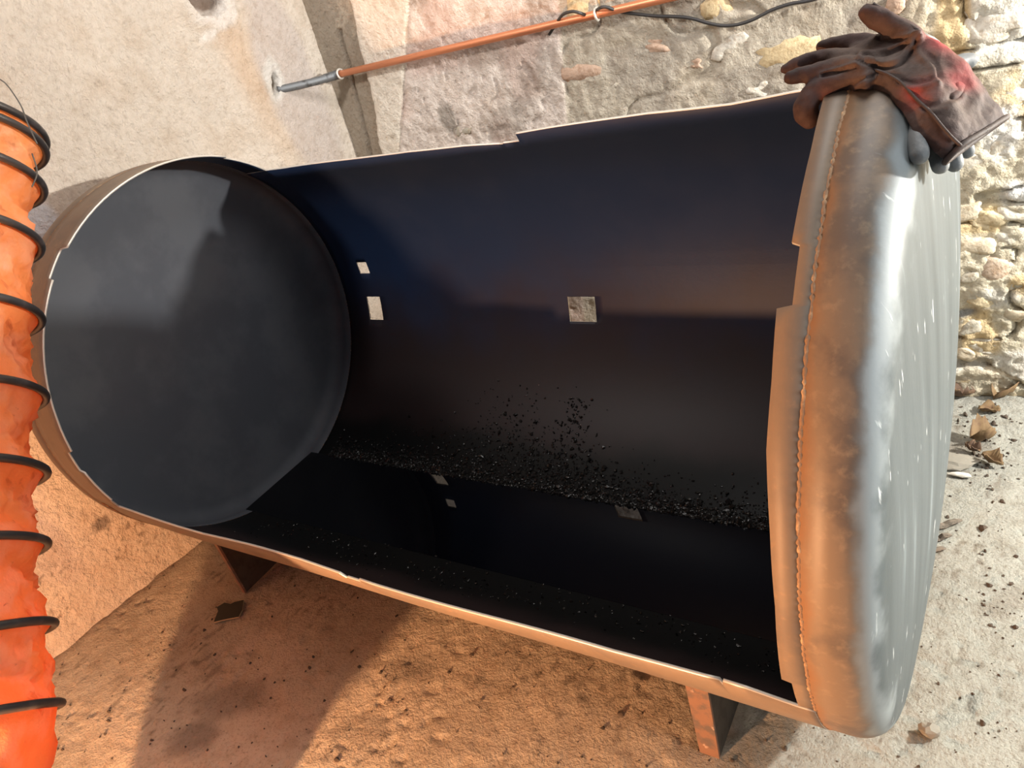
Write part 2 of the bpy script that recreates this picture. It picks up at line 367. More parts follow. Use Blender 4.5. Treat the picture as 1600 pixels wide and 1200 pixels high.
def bw_c(x, z, h):
    a, b, c, d = bw_zones(x, z)
    col = np.ones(x.shape + (3,)) * np.array([0.47, 0.40, 0.315])
    col = mixc(col, (0.76, 0.69, 0.59), a * (1 - b)); col = mixc(col, (0.72, 0.635, 0.57), b * (1 - c)); col = mixc(col, (0.51, 0.455, 0.37), c * (1 - d))
    col = mixc(col, (0.62, 0.555, 0.42), d)
    col = col * (1 + 0.14 * fbm(x, z, 6, 4, 46))[..., None]
    col = mixc(col, (0.50, 0.30, 0.24), 0.35 * b * (1 - c) * sstep(0.5, 0.8, vnoise(x * 8, z * 8, 47)))
    col = mixc(col, (0.30, 0.26, 0.22), 0.5 * b * sstep(0.55, 0.8, vnoise(x * 10, z * 10, 48)) * (1 - d))
    yel = sstep(0.55, 0.75, vnoise(x * 12, z * 12, 49)) * d; col = mixc(col, (0.66, 0.46, 0.20), 0.6 * yel)
    wh = sstep(0.6, 0.75, vnoise(x * 9 + 5, z * 9, 50)) * d; col = mixc(col, (0.74, 0.72, 0.66), 0.7 * wh)
    for (px, py, rx, rz, cc, k) in [(700, 185, .03, .05, (0.27, 0.235, 0.20), .8), (620, 60, .05, .04, (.72, .66, .58), .6), (985, 15, .05, .03, (.36, .31, .26), .6),
                                    (1520, 130, .08, .05, (.50, .46, .37), .8), (1560, 200, .04, .06, (.76, .74, .70), .8), (1505, 490, .03, .012, (.16, .20, .25), .7),
                                    (1590, 300, .03, .03, (.80, .80, .78), .9), (1555, 465, .05, .025, (.70, .68, .62), .7), (1560, 625, .08, .02, (.62, .47, .28), .7)]:
        q = on_back(px, py); col = mixc(col, cc, k * blob(x, z, q[0], q[2], rx, rz, 0.2, 0.4, 52))
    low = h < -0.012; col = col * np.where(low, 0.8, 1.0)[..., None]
    return col
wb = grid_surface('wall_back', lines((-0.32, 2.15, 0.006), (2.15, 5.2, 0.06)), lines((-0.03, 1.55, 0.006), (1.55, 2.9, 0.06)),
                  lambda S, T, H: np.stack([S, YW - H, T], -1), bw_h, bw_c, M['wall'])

# left wall: float-finished plaster, lime patches, a painted shadow patch, a broken hole, patch round the pipe
HOLE = on_left(322, 2); PIPE_IN = on_left(437, 140)
def lw_h(y, z):
    h = 0.006 * fbm(y, z, 2.5, 3, 60) + 0.0016 * fbm(y, z, 90, 3, 62) + 0.0020 * fbm(y, z, 38, 3, 63)
    h = h + 0.012 * np.exp(-((y - 0.60) / 0.12) ** 2)                         # soft shoulder before the corner
    hb = blob(y, z, HOLE[1], HOLE[2] + 0.01, 0.055, 0.045, 0, 0.25, 64); h = h - 0.05 * hb + 0.006 * blob(y, z, HOLE[1], HOLE[2], 0.10, 0.085, 0, 0.3, 65)
    pb = blob(y, z, PIPE_IN[1] - 0.01, PIPE_IN[2] + 0.02, 0.012, 0.035, -0.4, 0.4, 66); h = h - 0.02 * pb
    h = h - 0.004 * np.exp(-(np.abs(y - HOLE[1] - 0.10 - 0.3 * (z - HOLE[2]) + 0.01 * fbm(y, z, 15, 3, 67)) / 0.003) ** 2) * (z > PIPE_IN[2])
    h = h + 0.03 * np.exp(-z / 0.05) * (0.6 + 0.6 * fbm(y, z, 5, 3, 68))
    return h
def lw_c(y, z, h):
    col = np.ones(y.shape + (3,)) * np.array([0.66, 0.58, 0.495]); col = col * (1 + 0.10 * fbm(y, z, 5, 4, 70))[..., None]
    q = on_left(380, 100); col = mixc(col, (0.60, 0.42, 0.28), 0.6 * blob(y, z, q[1], q[2], 0.05, 0.24, 0.1, 0.9, 71))
    q = on_left(420, 150); col = mixc(col, (0.56, 0.49, 0.45), 0.8 * blob(y, z, PIPE_IN[1] + .06, PIPE_IN[2] + .05, 0.10, 0.40, 0.05, 0.25, 72))
    col = mixc(col, (0.70, 0.68, 0.64), 0.8 * blob(y, z, PIPE_IN[1] - .01, PIPE_IN[2] + .03, 0.035, 0.075, -0.2, 0.25, 73))
    col = mixc(col, (0.78, 0.74, 0.70), 0.9 * blob(y, z, HOLE[1] + 0.005, HOLE[2] - 0.005, 0.085, 0.075, 0, 0.2, 74))
    col = mixc(col, (0.22, 0.17, 0.14), blob(y, z, HOLE[1], HOLE[2] + 0.012, 0.050, 0.040, 0, 0.25, 64))
    q = on_left(325, 55); col = mixc(col, (0.80, 0.77, 0.73), 0.7 * blob(y, z, q[1], q[2], 0.03, 0.012, 0.3, 0.4, 75))
    q = on_left(60, 350); col = mixc(col, (0.74, 0.76, 0.80), 0.95 * blob(y, z, q[1], q[2], 0.045, 0.12, 0.35, 0.25, 76))
    q = on_left(75, 850); col = mixc(col, (0.56, 0.50, 0.47), 0.9 * blob(y, z, q[1] - 0.02, q[2], 0.07, 0.14, 0.2, 0.12, 77))  # grey patch puts the duct's shadow into the plaster colour
    q = on_left(200, 830); col = mixc(col, (0.48, 0.36, 0.26), 0.6 * (1 - sstep(0.15, 0.5, z)))
    q = on_left(160, 818); col = mixc(col, (0.16, 0.13, 0.11), 0.8 * blob(y, z, q[1], q[2], 0.028, 0.018, 0, 0.4, 78))
    col = mixc(col, (0.14, 0.10, 0.07), 0.7 * sstep(0.80, 0.92, vnoise(y * 100, z * 100, 79)) * sstep(.4, .7, vnoise(y * 8, z * 8, 80)) * (1 - sstep(0.15, 0.35, z)))
    col = mixc(col, (0.10, 0.08, 0.06), blob(y, z, PIPE_IN[1] - 0.01, PIPE_IN[2] + 0.022, 0.008, 0.028, -0.4, 0.4, 66))
    return col
grid_surface('wall_left', lines((-2.8, -1.3, 0.06), (-1.3, 0.96, 0.0065)), lines((-0.03, 1.65, 0.0065), (1.65, 2.9, 0.06)),
             lambda S, T, H: np.stack([-0.36 + 0.0927 * S + H, S, T], -1), lw_h, lw_c, M['wall'])

# stones bedded in the back wall
def stone(px, py, rx, rz, rot, colr, proud=0.012, seed=0, sub=3):
    q = on_back(px, py); V, F = ico(sub); V = V.copy()
    r = np.random.default_rng(seed)
    n = sum(np.sin(V @ r.normal(size=(3,)) * f + r.random() * 6) * a for f, a in ((2.2, .10), (3.1, .08), (5, .05), (9, .035), (14, .02)))
    flat = px > 1480 and py > 100
    V = np.sign(V) * np.abs(V) ** (0.62 if flat else 0.72) * (1 + (1.5 if flat else 1.9) * n)[:, None]
    if not flat: rx *= 1.3; rz *= 1.3; proud *= 0.3; colr = tuple(0.75 * np.array(colr) + 0.25 * np.array((0.55, 0.49, 0.40)))
    if flat: rx *= 1.2; rz *= 1.25; proud *= 0.35; colr = tuple(0.55 * np.array(colr) + 0.45 * np.array((0.64, 0.585, 0.46)))
    c, s = math.cos(rot), math.sin(rot)
    X = V[:, 0] * rx; Zz = V[:, 2] * rz; Y = V[:, 1] * (proud + 0.02)
    W = np.stack([q[0] + X * c - Zz * s, YW + 0.016 + Y * 0.8, q[2] + X * s + Zz * c], -1)
    cc = np.array(colr) * (1 + 0.12 * np.sin(V @ r.normal(size=3) * 6))[:, None]
    return mesh_obj('stone', W, F, M['stone'], wb, True, None, np.clip(cc, 0, 1))
YEL = (0.68, 0.52, 0.28); PIN = (0.55, 0.36, 0.26); GRY = (0.50, 0.46, 0.38); WHI = (0.72, 0.68, 0.60); TAN = (0.58, 0.47, 0.33)
for k, s in enumerate([(1240, 85, .062, .030, .1, YEL, .018), (915, 112, .060, .032, -.2, PIN, .014), (905, 6, .045, .035, .1, YEL, .014), (1110, 12, .030, .022, 0, YEL, .012),
                       (1020, 72, .030, .014, -.2, PIN, .010), (1140, 72, .034, .018, .4, WHI, .012), (1086, 100, .014, .010, 0, PIN, .010), (960, 142, .022, .014, .2, GRY, .008),
                       (1180, 142, .030, .016, .1, WHI, .012), (1400, 10, .016, .012, 0, PIN, .012), (725, 200, .030, .018, .3, GRY, .006), (1000, 30, .022, .012, 0, GRY, .008),
                       (1562, 35, .040, .026, 0, WHI, .016), (1590, 150, .030, .020, .2, WHI, .016), (1515, 215, .034, .022, .1, GRY, .016), (1575, 232, .040, .022, -.1, WHI, .018),
                       (1540, 262, .050, .024, -.1, WHI, .020), (1590, 330, .036, .018, 0, WHI, .018), (1508, 330, .030, .020, .2, TAN, .016), (1545, 345, .034, .020, -.3, YEL, .018),
                       (1520, 385, .036, .020, .1, TAN, .018), (1570, 375, .028, .022, .2, WHI, .014), (1556, 420, .042, .024, -.3, PIN, .016), (1512, 432, .022, .014, 0, GRY, .014),
                       (1596, 440, .026, .020, 0, GRY, .014), (1540, 470, .030, .018, -.4, YEL, .014), (1588, 492, .030, .016, -.2, TAN, .016), (1515, 512, .030, .016, .1, GRY, .016),
                       (1560, 545, .055, .018, -.08, WHI, .020), (1510, 555, .022, .014, -.5, TAN, .014), (1580, 585, .045, .014, -.05, TAN, .014), (1510, 590, .026, .014, 0, YEL, .014)]):
    stone(s[0], s[1], s[2], s[3], s[4], s[5], s[6], seed=100 + k)

# ------------------------------------------------------------------ the tank
tank = thing('oil_tank', 'large steel cylinder tank on its side, cut open along the front, black inside', 'tank', (0.777, 0, 0))
M['head'] = None
HEADX0 -= 0.777; HEADX1 -= 0.777; LT_keep = LT; LT = LT - 0.777
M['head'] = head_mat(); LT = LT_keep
SEAM_L = -0.103
D2R = PI / 180
def cyl_pt(x, deg, r=0.5): t = deg * D2R; return (x, r * math.cos(t), r * math.sin(t) + Z0)
# lip angles along x (the torch-cut edges wander and step)
UP = [(-0.103, 50.4), (-0.02, 50.4), (0.05, 49.9), (0.30, 49.6), (0.50, 49.9), (0.66, 48.6), (0.742, 47.0), (0.756, 46.6), (0.757, 47.0), (0.800, 46.8), (0.811, 50.5), (0.90, 51.0), (1.12, 51.9), (1.28, 50.8), (1.385, 51.7), (1.5365, 51.5), (1.5564, 51.5)]
LO = [(-0.103, -161.0), (-0.02, -161.0), (0.030, -160.8), (0.20, -159.5), (0.295, -159.0), (0.45, -160.0), (0.62, -160.3), (0.722, -159.6), (0.726, -157.6), (0.735, -158.4), (0.770, -158.4), (0.772, -159.6), (0.803, -159.2), (1.04, -159.1), (1.28, -159.6), (1.42, -161.8), (1.440, -162.3), (1.442, -160.6), (1.4445, -162.2), (1.474, -162.2), (1.5365, -161.0), (1.5564, -161.0)]
def interp(tab, x): return float(np.interp(x, [a for a, _ in tab], [b for _, b in tab]))
holes = [(-0.004, 0.038, 4.9 - 6.87 + 0.6, 9.7 - 6.87 + 0.2), (-0.008, 0.050, -12.2 - 6.87, -3.5 - 6.87), (0.737, 0.818, -11.2 - 6.87, -3.4 - 6.87)]
xl = [SEAM_L + f * (-0.02 - SEAM_L) for f in (0, .25, .5, .75, 1)]
xr = [1.5365 + f * (1.5564 - 1.5365) for f in (0, .5, 1)]
xs = set(xl + xr)
for tab in (UP, LO):
    for a, _ in tab: xs.add(a)
for a, b, _, _ in holes: xs.add(a); xs.add(b)
for v in np.arange(0.0, 1.53, 0.04): xs.add(float(v))
xs = sorted(xs); xs = [v for i, v in enumerate(xs) if i == 0 or v - xs[i - 1] > 5e-4 or v in xl or v in xr]
tm = set(np.arange(-154, 44.1, 3.0).tolist())
for _, _, a, b in holes: tm.add(a); tm.add(b)
tm = sorted(tm)
bm = bmesh.new()
def quadgrid(pts):
    vs = [[bm.verts.new(p) for p in row] for row in pts]; return vs
rows = []
for x in xs:
    lo, up = interp(LO, x), interp(UP, x)
    th = [lo] + tm + [up]
    # dent the lip: slight waviness outside/inside
    rows.append([cyl_pt(x, t, 0.5 + (0.0025 * math.sin(9 * x) * max(0, (abs(t + 55) - 80) / 25))) for t in th])
vs = quadgrid(rows)
for i in range(len(xs) - 1):
    th = [0] + tm + [0]
    for j in range(len(th) - 1):
        xm = (xs[i] + xs[i + 1]) / 2; t_ = (th[j] + th[j + 1]) / 2 if 0 < j < len(th) - 2 else 999
        if any(a - 1e-6 < xm < b + 1e-6 and c - 1e-6 < t_ < d + 1e-6 for a, b, c, d in holes): continue
        bm.faces.new((vs[i][j], vs[i][j + 1], vs[i + 1][j + 1], vs[i + 1][j]))
# end strips left standing beside both heads
CL = [(50.4, -0.02), (66, -0.02), (66.5, 0.000), (72, 0.002), (124, -0.001), (124.4, -0.024), (132.6, -0.020), (132.9, -0.004), (150, 0.001), (168, 0.004), (177.4, 0.001), (177.9, -0.018), (184, -0.022), (184.4, -0.006), (195.5, -0.008), (196, -0.020), (199, -0.02)]
CRT = [(51.5, 1.5365), (75, 1.5365), (76, 1.531), (105, 1.530), (117, 1.532), (130.4, 1.530), (130.8, 1.5385), (138.1, 1.5385), (138.5, 1.5235), (147, 1.525), (155, 1.5235), (165, 1.528), (176, 1.530), (191.2, 1.5255), (191.6, 1.5368), (199, 1.5365)]
def strip(tab, xseam, fr, side):
    ths = sorted(set(np.arange(54, 198, 3.0).tolist() + [a for a, _ in tab][1:-1]))
    L0 = (UP[0][1], LO[0][1] + 360) if side < 0 else (UP[-1][1], LO[-1][1] + 360)
    ths = [L0[0]] + ths + [L0[1]]
    rr = []
    for t in ths:
        xc = interp(tab, t); rr.append([cyl_pt(xseam + f * (xc - xseam), t) for f in fr])
    v = quadgrid(rr)
    for i in range(len(ths) - 1):
        for j in range(len(fr) - 1):
            f = (v[i][j], v[i + 1][j], v[i + 1][j + 1], v[i][j + 1]); bm.faces.new(f)
strip(CL, SEAM_L, (0, .25, .5, .75, 1), -1)
strip(CRT, 1.5564, (0, .5, 1), 1)
bmesh.ops.remove_doubles(bm, verts=bm.verts, dist=3e-4)
bmesh.ops.recalc_face_normals(bm, faces=bm.faces)
bm.faces.ensure_lookup_table()
f0 = min(bm.faces, key=lambda f: abs(f.calc_center_median().y - 0.5)); 
if f0.normal.y < 0: bmesh.ops.reverse_faces(bm, faces=bm.faces)
base = Vector(tank.location); bmesh.ops.translate(bm, verts=bm.verts, vec=-base)
me = bpy.data.meshes.new('shell'); bm.to_mesh(me); bm.free()
me.polygons.foreach_set('use_smooth', np.ones(len(me.polygons), bool))
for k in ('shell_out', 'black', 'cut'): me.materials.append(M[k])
shell = bpy.data.objects.new('shell', me); COL.objects.link(shell); shell.parent = tank
shell['label'] = 'brown outside and oily black inside, with bright torch cut edges'
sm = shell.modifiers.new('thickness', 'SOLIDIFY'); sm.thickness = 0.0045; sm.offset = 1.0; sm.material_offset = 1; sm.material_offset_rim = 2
# solidify offset +1 keeps the inside at r=0.5; inner shell gets the black material
def flip_for_solidify(ob):
    # original faces (pointing outwards) are moved out; the copies point inwards
    pass
# dished heads
def head(sign, xseam, mo, mi, name):
    fl, rk, dm = 0.03, 0.042, 0.027
    pr = [(0, .5), (fl, .5)] + [(fl + rk * math.sin(a), .5 - rk + rk * math.cos(a)) for a in np.linspace(0, PI / 2 * .96, 10)[1:]]
    x1, r1 = pr[-1]
    pr += [(x1 + dm * (1 - (k) ** 2), r1 * k) for k in np.linspace(1, 0, 14)[1:-1]]
    n = 120; V = []; F = []
    for (x, r) in pr:
        for k in range(n):
            t = 2 * PI * k / n; V.append((xseam + sign * x, r * math.cos(t), r * math.sin(t) + Z0))
    V.append((xseam + sign * (x1 + dm), 0, Z0))
    for i in range(len(pr) - 1):
        for k in range(n):
            q = (i * n + k, i * n + (k + 1) % n, (i + 1) * n + (k + 1) % n, (i + 1) * n + k); F.append(q if sign > 0 else q[::-1])
    o = (len(pr) - 1) * n
    for k in range(n):
        q = (o + k, o + (k + 1) % n, len(V) - 1); F.append(q if sign > 0 else q[::-1])
    ob = mesh_obj(name, V, F, [mo, mi], tank, True)
    s = ob.modifiers.new('thickness', 'SOLIDIFY'); s.thickness = 0.0045; s.offset = 1.0; s.material_offset = 1; s.material_offset_rim = 0
    return ob
hl = head(-1, SEAM_L, M['shell_out'], M['black_head'], 'tank_head'); hl['label'] = 'far dished end, sooty dark grey inside'
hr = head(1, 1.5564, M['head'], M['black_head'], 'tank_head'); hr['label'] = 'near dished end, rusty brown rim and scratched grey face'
for xsm in (SEAM_L, 1.5564):
    n = 1000; P = []
    for k in range(n + 1):
        t = 2 * PI * k / n; P.append((xsm + 0.0004 * math.sin(37 * t) + 0.0004 * random.uniform(-1, 1), 0.5025 * math.cos(t), 0.5025 * math.sin(t) + Z0))
    V, F = tube(P, [0.0026 + 0.0003 * math.sin(k * 1.9) + random.uniform(-.0004, .0004) for k in range(n + 1)], 8)
    mesh_obj('weld_seam', V, F, M['weld'], tank)
# legs: a narrow front plate with a triangular gusset behind it
def leg(xc, w, sgn=1):
    y0 = -0.330 * sgn
    def ztop(y): return Z0 - math.sqrt(0.5045 ** 2 - y * y) - 0.0005
    def prism(bm, poly, off):
        a = [bm.verts.new(p) for p in poly]; b = [bm.verts.new(tuple(np.array(p) + off)) for p in poly]
        bm.faces.new(a); bm.faces.new(b[::-1])
        for i in range(len(a)): bm.faces.new((a[i], b[i], b[(i + 1) % len(a)], a[(i + 1) % len(a)]))
    bm = bmesh.new(); zt = ztop(y0 + 0.006 * sgn)
    prism(bm, [(xc - w, y0, 0.0), (xc, y0, 0.0), (xc + .002, y0, zt), (xc - w - .002, y0, zt)], np.array([0, 0.006 * sgn, 0]))
    o = bm_obj('leg', bm, M['leg'], tank)
    bm = bmesh.new(); t = 0.006
    ys = [y0 + .006 * sgn + k * (0.21 * sgn) / 8 for k in range(9)]
    prism(bm, [(xc - t, ys[0], 0.0), (xc - t, ys[-1], 0.0)] + [(xc - t, y, ztop(y)) for y in ys[::-1]], np.array([t, 0, 0]))
    g = bm_obj('side_plate', bm, M['leg_dark'], o); g['label'] = 'dark side plate of the leg'
    return o
leg(1.343, 0.036); leg(0.000, 0.010); leg(1.343, 0.036, -1); leg(0.0, 0.010, -1)

# oil lying in the bottom of the shell
zo = -0.4783
hw = math.acos(zo / -0.4996); n = 16; x0, x1 = -0.135, 1.59
prof = [(0.4996 * math.sin(a), -0.4996 * math.cos(a)) for a in np.linspace(-hw, hw, n)]
V = [(x0, y, z + Z0) for y, z in prof] + [(x1, y, z + Z0) for y, z in prof]
F = [(i, i + 1, n + i + 1, n + i) for i in range(n - 1)] + [(0, n, 2 * n - 1, n - 1)] + [tuple(range(n))[::-1], tuple(range(n, 2 * n))]
oil = mesh_obj('oil_pool', V, F, M['oil'], None, False)
tag(oil, 'shallow still pool of black oil along the bottom inside the tank', 'oil')

# tarry crumbs along the oil line and on the near side of the tank floor
def crumbs(name, n, gen, size, material, label, cat):
    V0, F0 = ico(1); parts = []
    for k in range(n):
        x, t = gen(); s = size() ; nrm = np.array([0, -math.cos(t * D2R), -math.sin(t * D2R)])
        c = np.array(cyl_pt(x, t, 0.4995 - 0.25 * s)); v = V0 * (1 + 0.35 * RNG.normal(size=(len(V0), 1))) * s
        sc = RNG.uniform(0.5, 1.5, 3); parts.append((list(c + v * sc), F0))
    V, F = merge(parts); o = mesh_obj(name, V, F, material, None, False); tag(o, label, cat, None, 'stuff'); return o
def g_back():
    while True:
        x = random.uniform(-0.05, 1.5); b = random.expovariate(1.0)
        wdt = 2.2 + 5.5 * math.exp(-((x - 0.62) / 0.25) ** 2)
        t = -73.5 + b * wdt
        if t < -38: return x, t
crumbs('sludge_crumbs', 8500, g_back, lambda: random.uniform(0.0008, 0.0030) if random.random() < 0.9 else random.uniform(0.003, 0.0058), M['sludge'],
       'glossy black tar crumbs stuck along the oil line on the tank back', 'sludge')
def g_drip():
    return random.gauss(0.775, 0.022) - 0.0, random.uniform(-70, -42)
crumbs('sludge_drips', 170, g_drip, lambda: random.uniform(0.0012, 0.0038), M['sludge'], 'trail of wet black tar below the square hole in the tank back', 'sludge')
def g_front():
    x = random.uniform(0.0, 1.5); return x, random.gauss(-113 + 2 * math.sin(7 * x), 4.5)
crumbs('sludge_scale', 420, g_front, lambda: random.uniform(0.0010, 0.003), M['sludge'], 'scattered shiny black flakes on the near tank floor below the front lip', 'sludge')
bits = [(905, 820), (775, 858), (588, 820), (604, 817), (586, 850), (650, 828)]
V0, F0 = ico(1)

# ------------------------------------------------------------------ copper pipe, cable
YP = YW - 0.032
pipe = thing('copper_pipe', 'straight copper pipe clipped along the back wall, grey sleeve at its left end', 'pipe', tuple(on_back(800, 60, 0.032)))
a = on_back(522, 110, 0.032); b = on_back(1070, 1, 0.032); zav = (a[2] + b[2]) / 2
V, F = tube([(a[0], YP, zav), (0.3, YP, zav), (0.9, YP, zav), (2.6, YP, zav)], 0.0105, 16); o = mesh_obj('pipe', V, F, M['copper'], pipe)
s0 = np.array(PIPE_IN); s0 = s0 + np.array([-0.01, 0, 0]); s1 = np.array((a[0] + 0.004, YP, zav)); 
mid = on_plane(478, 123, (0, 0.82, 0), (0, 1, 0))
V, F = tube(smooth_path([s0, (s0 * 2 + s1) / 3 + np.array([0, 0.0, -0.002]), (s0 + 2 * s1) / 3 + np.array([0, 0.0, -.003]), s1], 6), 0.0125, 14); o = mesh_obj('sleeve', V, F, M['zinc'], pipe); o['label'] = 'dull grey metal sleeve entering the left wall'
for k, (px, py) in enumerate([(529, 107), (933, 22)]):
    q = on_back(px, py, 0.032); P = [(q[0] + 0.001 * math.sin(t * 2), YP + 0.0145 * math.cos(t), zav + 0.0145 * math.sin(t)) for t in np.linspace(0, 2 * PI, 25)]
    V, F = tube(P, 0.0035, 8); V2, F2 = tube([(q[0], YP + 0.012, zav), (q[0], YW + 0.02, zav)], 0.004, 8)
    mesh_obj('pipe_clip', *merge([(V, F), (V2, F2)]), M['clip'], pipe)
q = on_back(516, 111, 0.032); V, F = tube([(q[0] - 0.02, s1[1] - .016, zav - .002), (s1[0] + .006, YP, zav)], 0.0145, 12); mesh_obj('collar', V, F, M['zinc'], pipe)
def cpt(px, py, off): return on_back(px, py, off)
path = [cpt(858, 54, .012), cpt(866, 42, .02), cpt(878, 24, .05), cpt(893, 18, .058), cpt(905, 20, .055), cpt(925, 26, .018), cpt(931, 18, .02), cpt(936, 13, .050), cpt(947, 11, .052), cpt(968, 18, .030), cpt(995, 22, .018),
        cpt(1025, 25, .016), cpt(1058, 26, .018), cpt(1082, 29, .018), cpt(1106, 36, .018), cpt(1130, 40, .018), cpt(1154, 38, .018), cpt(1178, 30, .02), cpt(1205, 16, .02), cpt(1235, 6, .02), cpt(1268, 0, .02), cpt(1310, -14, .02), cpt(1400, -40, .02)]
V, F = tube(smooth_path(path, 6), 0.0042, 8); cb = mesh_obj('cable', V, F, M['cable']); tag(cb, 'thin black cable looped round the copper pipe and sagging along the wall', 'cable')

# ------------------------------------------------------------------ orange ventilation duct
RD = 0.1455
DP = [(0.4654, -1.0008, 0.1555), (0.5254, -1.0508, 0.2625), (0.5134, -1.1358, 0.3796), (0.4558, -1.0603, 0.4584), (0.3979, -0.9779, 0.5468), (0.343, -0.9118, 0.6343), (0.2891, -0.8393, 0.726), (0.2437, -0.7658, 0.8105), (0.1969, -0.6867, 0.9073), (0.1507, -0.6072, 1.0143), (0.111, -0.5256, 1.1203), (0.0854, -0.4608, 1.2005), (0.0663, -0.4059, 1.2681), (0.0489, -0.3554, 1.3348), (0.0326, -0.3077, 1.3999)]  # lowest points are an unseen run, shaped for its shadow on the floor
DPS = smooth_path(DP, 8); DS = np.concatenate([[0], np.cumsum(np.linalg.norm(np.diff(DPS, axis=0), axis=1))]); alen = DS[-1]
def axpt(t): return np.array([np.interp(t, DS, DPS[:, k]) for k in range(3)])
def axdir(t): d = axpt(min(t + .03, alen)) - axpt(max(t - .03, 0)); return d / np.linalg.norm(d)
def proj_px(p):
    d = np.asarray(p) - CAM; z = d @ CF; return 800 + FPX * (d @ CR) / z, 600 - FPX * (d @ CU) / z
def ring(t, r, n=48, ph=0):
    d = axdir(t); a = np.cross(d, [0, 0, 1.0]); a /= np.linalg.norm(a); b = np.cross(d, a); c = axpt(t)
    return [c + r * (a * math.cos(k) + b * math.sin(k)) for k in np.linspace(0, 2 * PI, n, endpoint=False) + ph]
duct = thing('ventilation_duct', 'orange fabric ventilation duct with black spiral ribs standing at left', 'duct', tuple(axpt(0.3)))
targets = [1310, 1199, 1099, 974, 850, 738, 620, 502, 386, 300, 242, 222]
ts = []
for ty in targets:
    lo_, hi_ = 0.0, alen
    for _ in range(40):
        md = (lo_ + hi_) / 2; R = ring(md, RD, 64); pp = [proj_px(p) for p in R]; rx = max(pp)[1]
        if rx > ty: lo_ = md
        else: hi_ = md
    ts.append(md)
ts = [ts[0]] + ts[2:]
ts = [max(0.0, ts[0] - 0.1 * k) for k in (5, 4, 3, 2, 1)] + ts[:-1] + [ts[-2] + 0.022]
ts = [v for i, v in enumerate(ts) if i == 0 or v > ts[i - 1] + 0.01]
sec = []; NS = 72
tt = []
for i in range(len(ts) - 1):
    for k in range(10): tt.append((i, k / 10, ts[i] + (ts[i + 1] - ts[i]) * k / 10))
V = []
for (i, fr, t) in tt:
    gap = min(1.0, (ts[i + 1] - ts[i]) / 0.10)
    ang = np.linspace(0, 2 * PI, NS, endpoint=False)
    s_ = math.sin(PI * fr)
    fold = 0.026 * s_ * gap * fbm(ang * 3.0 + 5 * fr, np.full(NS, t * 16), 1.0, 3, 22) + 0.010 * s_ * np.abs(fbm(ang * 6 - 4 * fr, np.full(NS, i * 3.1), 1.2, 2, 25))
    rr = RD - 0.003 - 0.024 * gap * s_ ** 0.8 * (0.65 + 0.35 * math.sin(PI * fr * 0.9)) + fold
    d = axdir(t); a = np.cross(d, [0, 0, 1.0]); a /= np.linalg.norm(a); b = np.cross(d, a); c = axpt(t)
    for k in range(NS): V.append(c + rr[k] * (a * math.cos(ang[k]) + b * math.sin(ang[k])))
F = []
for i in range(len(tt) - 1):
    for k in range(NS): F.append((i * NS + k, i * NS + (k + 1) % NS, (i + 1) * NS + (k + 1) % NS, (i + 1) * NS + k))
fab = mesh_obj('fabric', V, F, M['orange'], duct); fab['label'] = 'creased orange plastic fabric'
for t in ts:
    P = ring(t, RD + 0.002, 64); P = P + [P[0], P[1]]
    V, F = tube(P, 0.0072, 10, cap=False); mesh_obj('rib', V, F, M['rib'], duct)
wp = [at(-10, 118, 1.27), at(8, 130, 1.27), at(22, 148, 1.26), at(34, 168, 1.25), at(42, 190, 1.24), at(58, 225, 1.23)]
V, F = tube(smooth_path(wp, 6), 0.0012, 6); mesh_obj('wire', V, F, M['wire'], duct)
wp = [at(50, 240, 1.22), at(57, 262, 1.22), at(57, 275, 1.215), at(50, 292, 1.2)]
V, F = tube(smooth_path(wp, 6), 0.0012, 6); mesh_obj('wire', V, F, M['wire'], duct)

# ------------------------------------------------------------------ gloves
def closed_sections(secs, nk=28):
    """secs: list of closed control loops (same count); returns lofted closed mesh"""
    V = []; F = []
    for s in secs:
        s = [np.asarray(p) for p in s]; n = len(s); out = []
        per = nk // n
        for i in range(n):
            p0, p1, p2, p3 = s[i - 1], s[i], s[(i + 1) % n], s[(i + 2) % n]
            for k in range(per):
                t = k / per; out.append(0.5 * (2 * p1 + (p2 - p0) * t + (2 * p0 - 5 * p1 + 4 * p2 - p3) * t * t + (3 * p1 - p0 - 3 * p2 + p3) * t ** 3))
        V.extend(out); m_ = len(out)
    for i in range(len(secs) - 1):
        for k in range(m_): F.append((i * m_ + k, i * m_ + (k + 1) % m_, (i + 1) * m_ + (k + 1) % m_, (i + 1) * m_ + k))
    F.append(tuple(range(m_))[::-1]); F.append(tuple((len(secs) - 1) * m_ + k for k in range(m_)))
    return V, F
def finger(pts, squash=0.85, n=14):
    """pts: (px, py, depth, half width px)"""
    P = smooth_path([at(a, b, d) for a, b, d, _ in pts], 5)
    R = smooth_path([(h * d / FPX, 0, 0) for _, _, d, h in pts], 5)[:, 0]
    # round the tip
    tip = P[0]; d0 = P[0] - P[1]; d0 /= np.linalg.norm(d0); r0 = R[0]
    capP = [tip + d0 * r0 * math.sin(a) for a in (1.45, 1.1, 0.7, 0.35)]; capR = [r0 * math.cos(a) for a in (1.45, 1.1, 0.7, 0.35)]
    P = np.vstack([capP, P]); R = np.concatenate([capR, R])
    return tube(P, R, n)
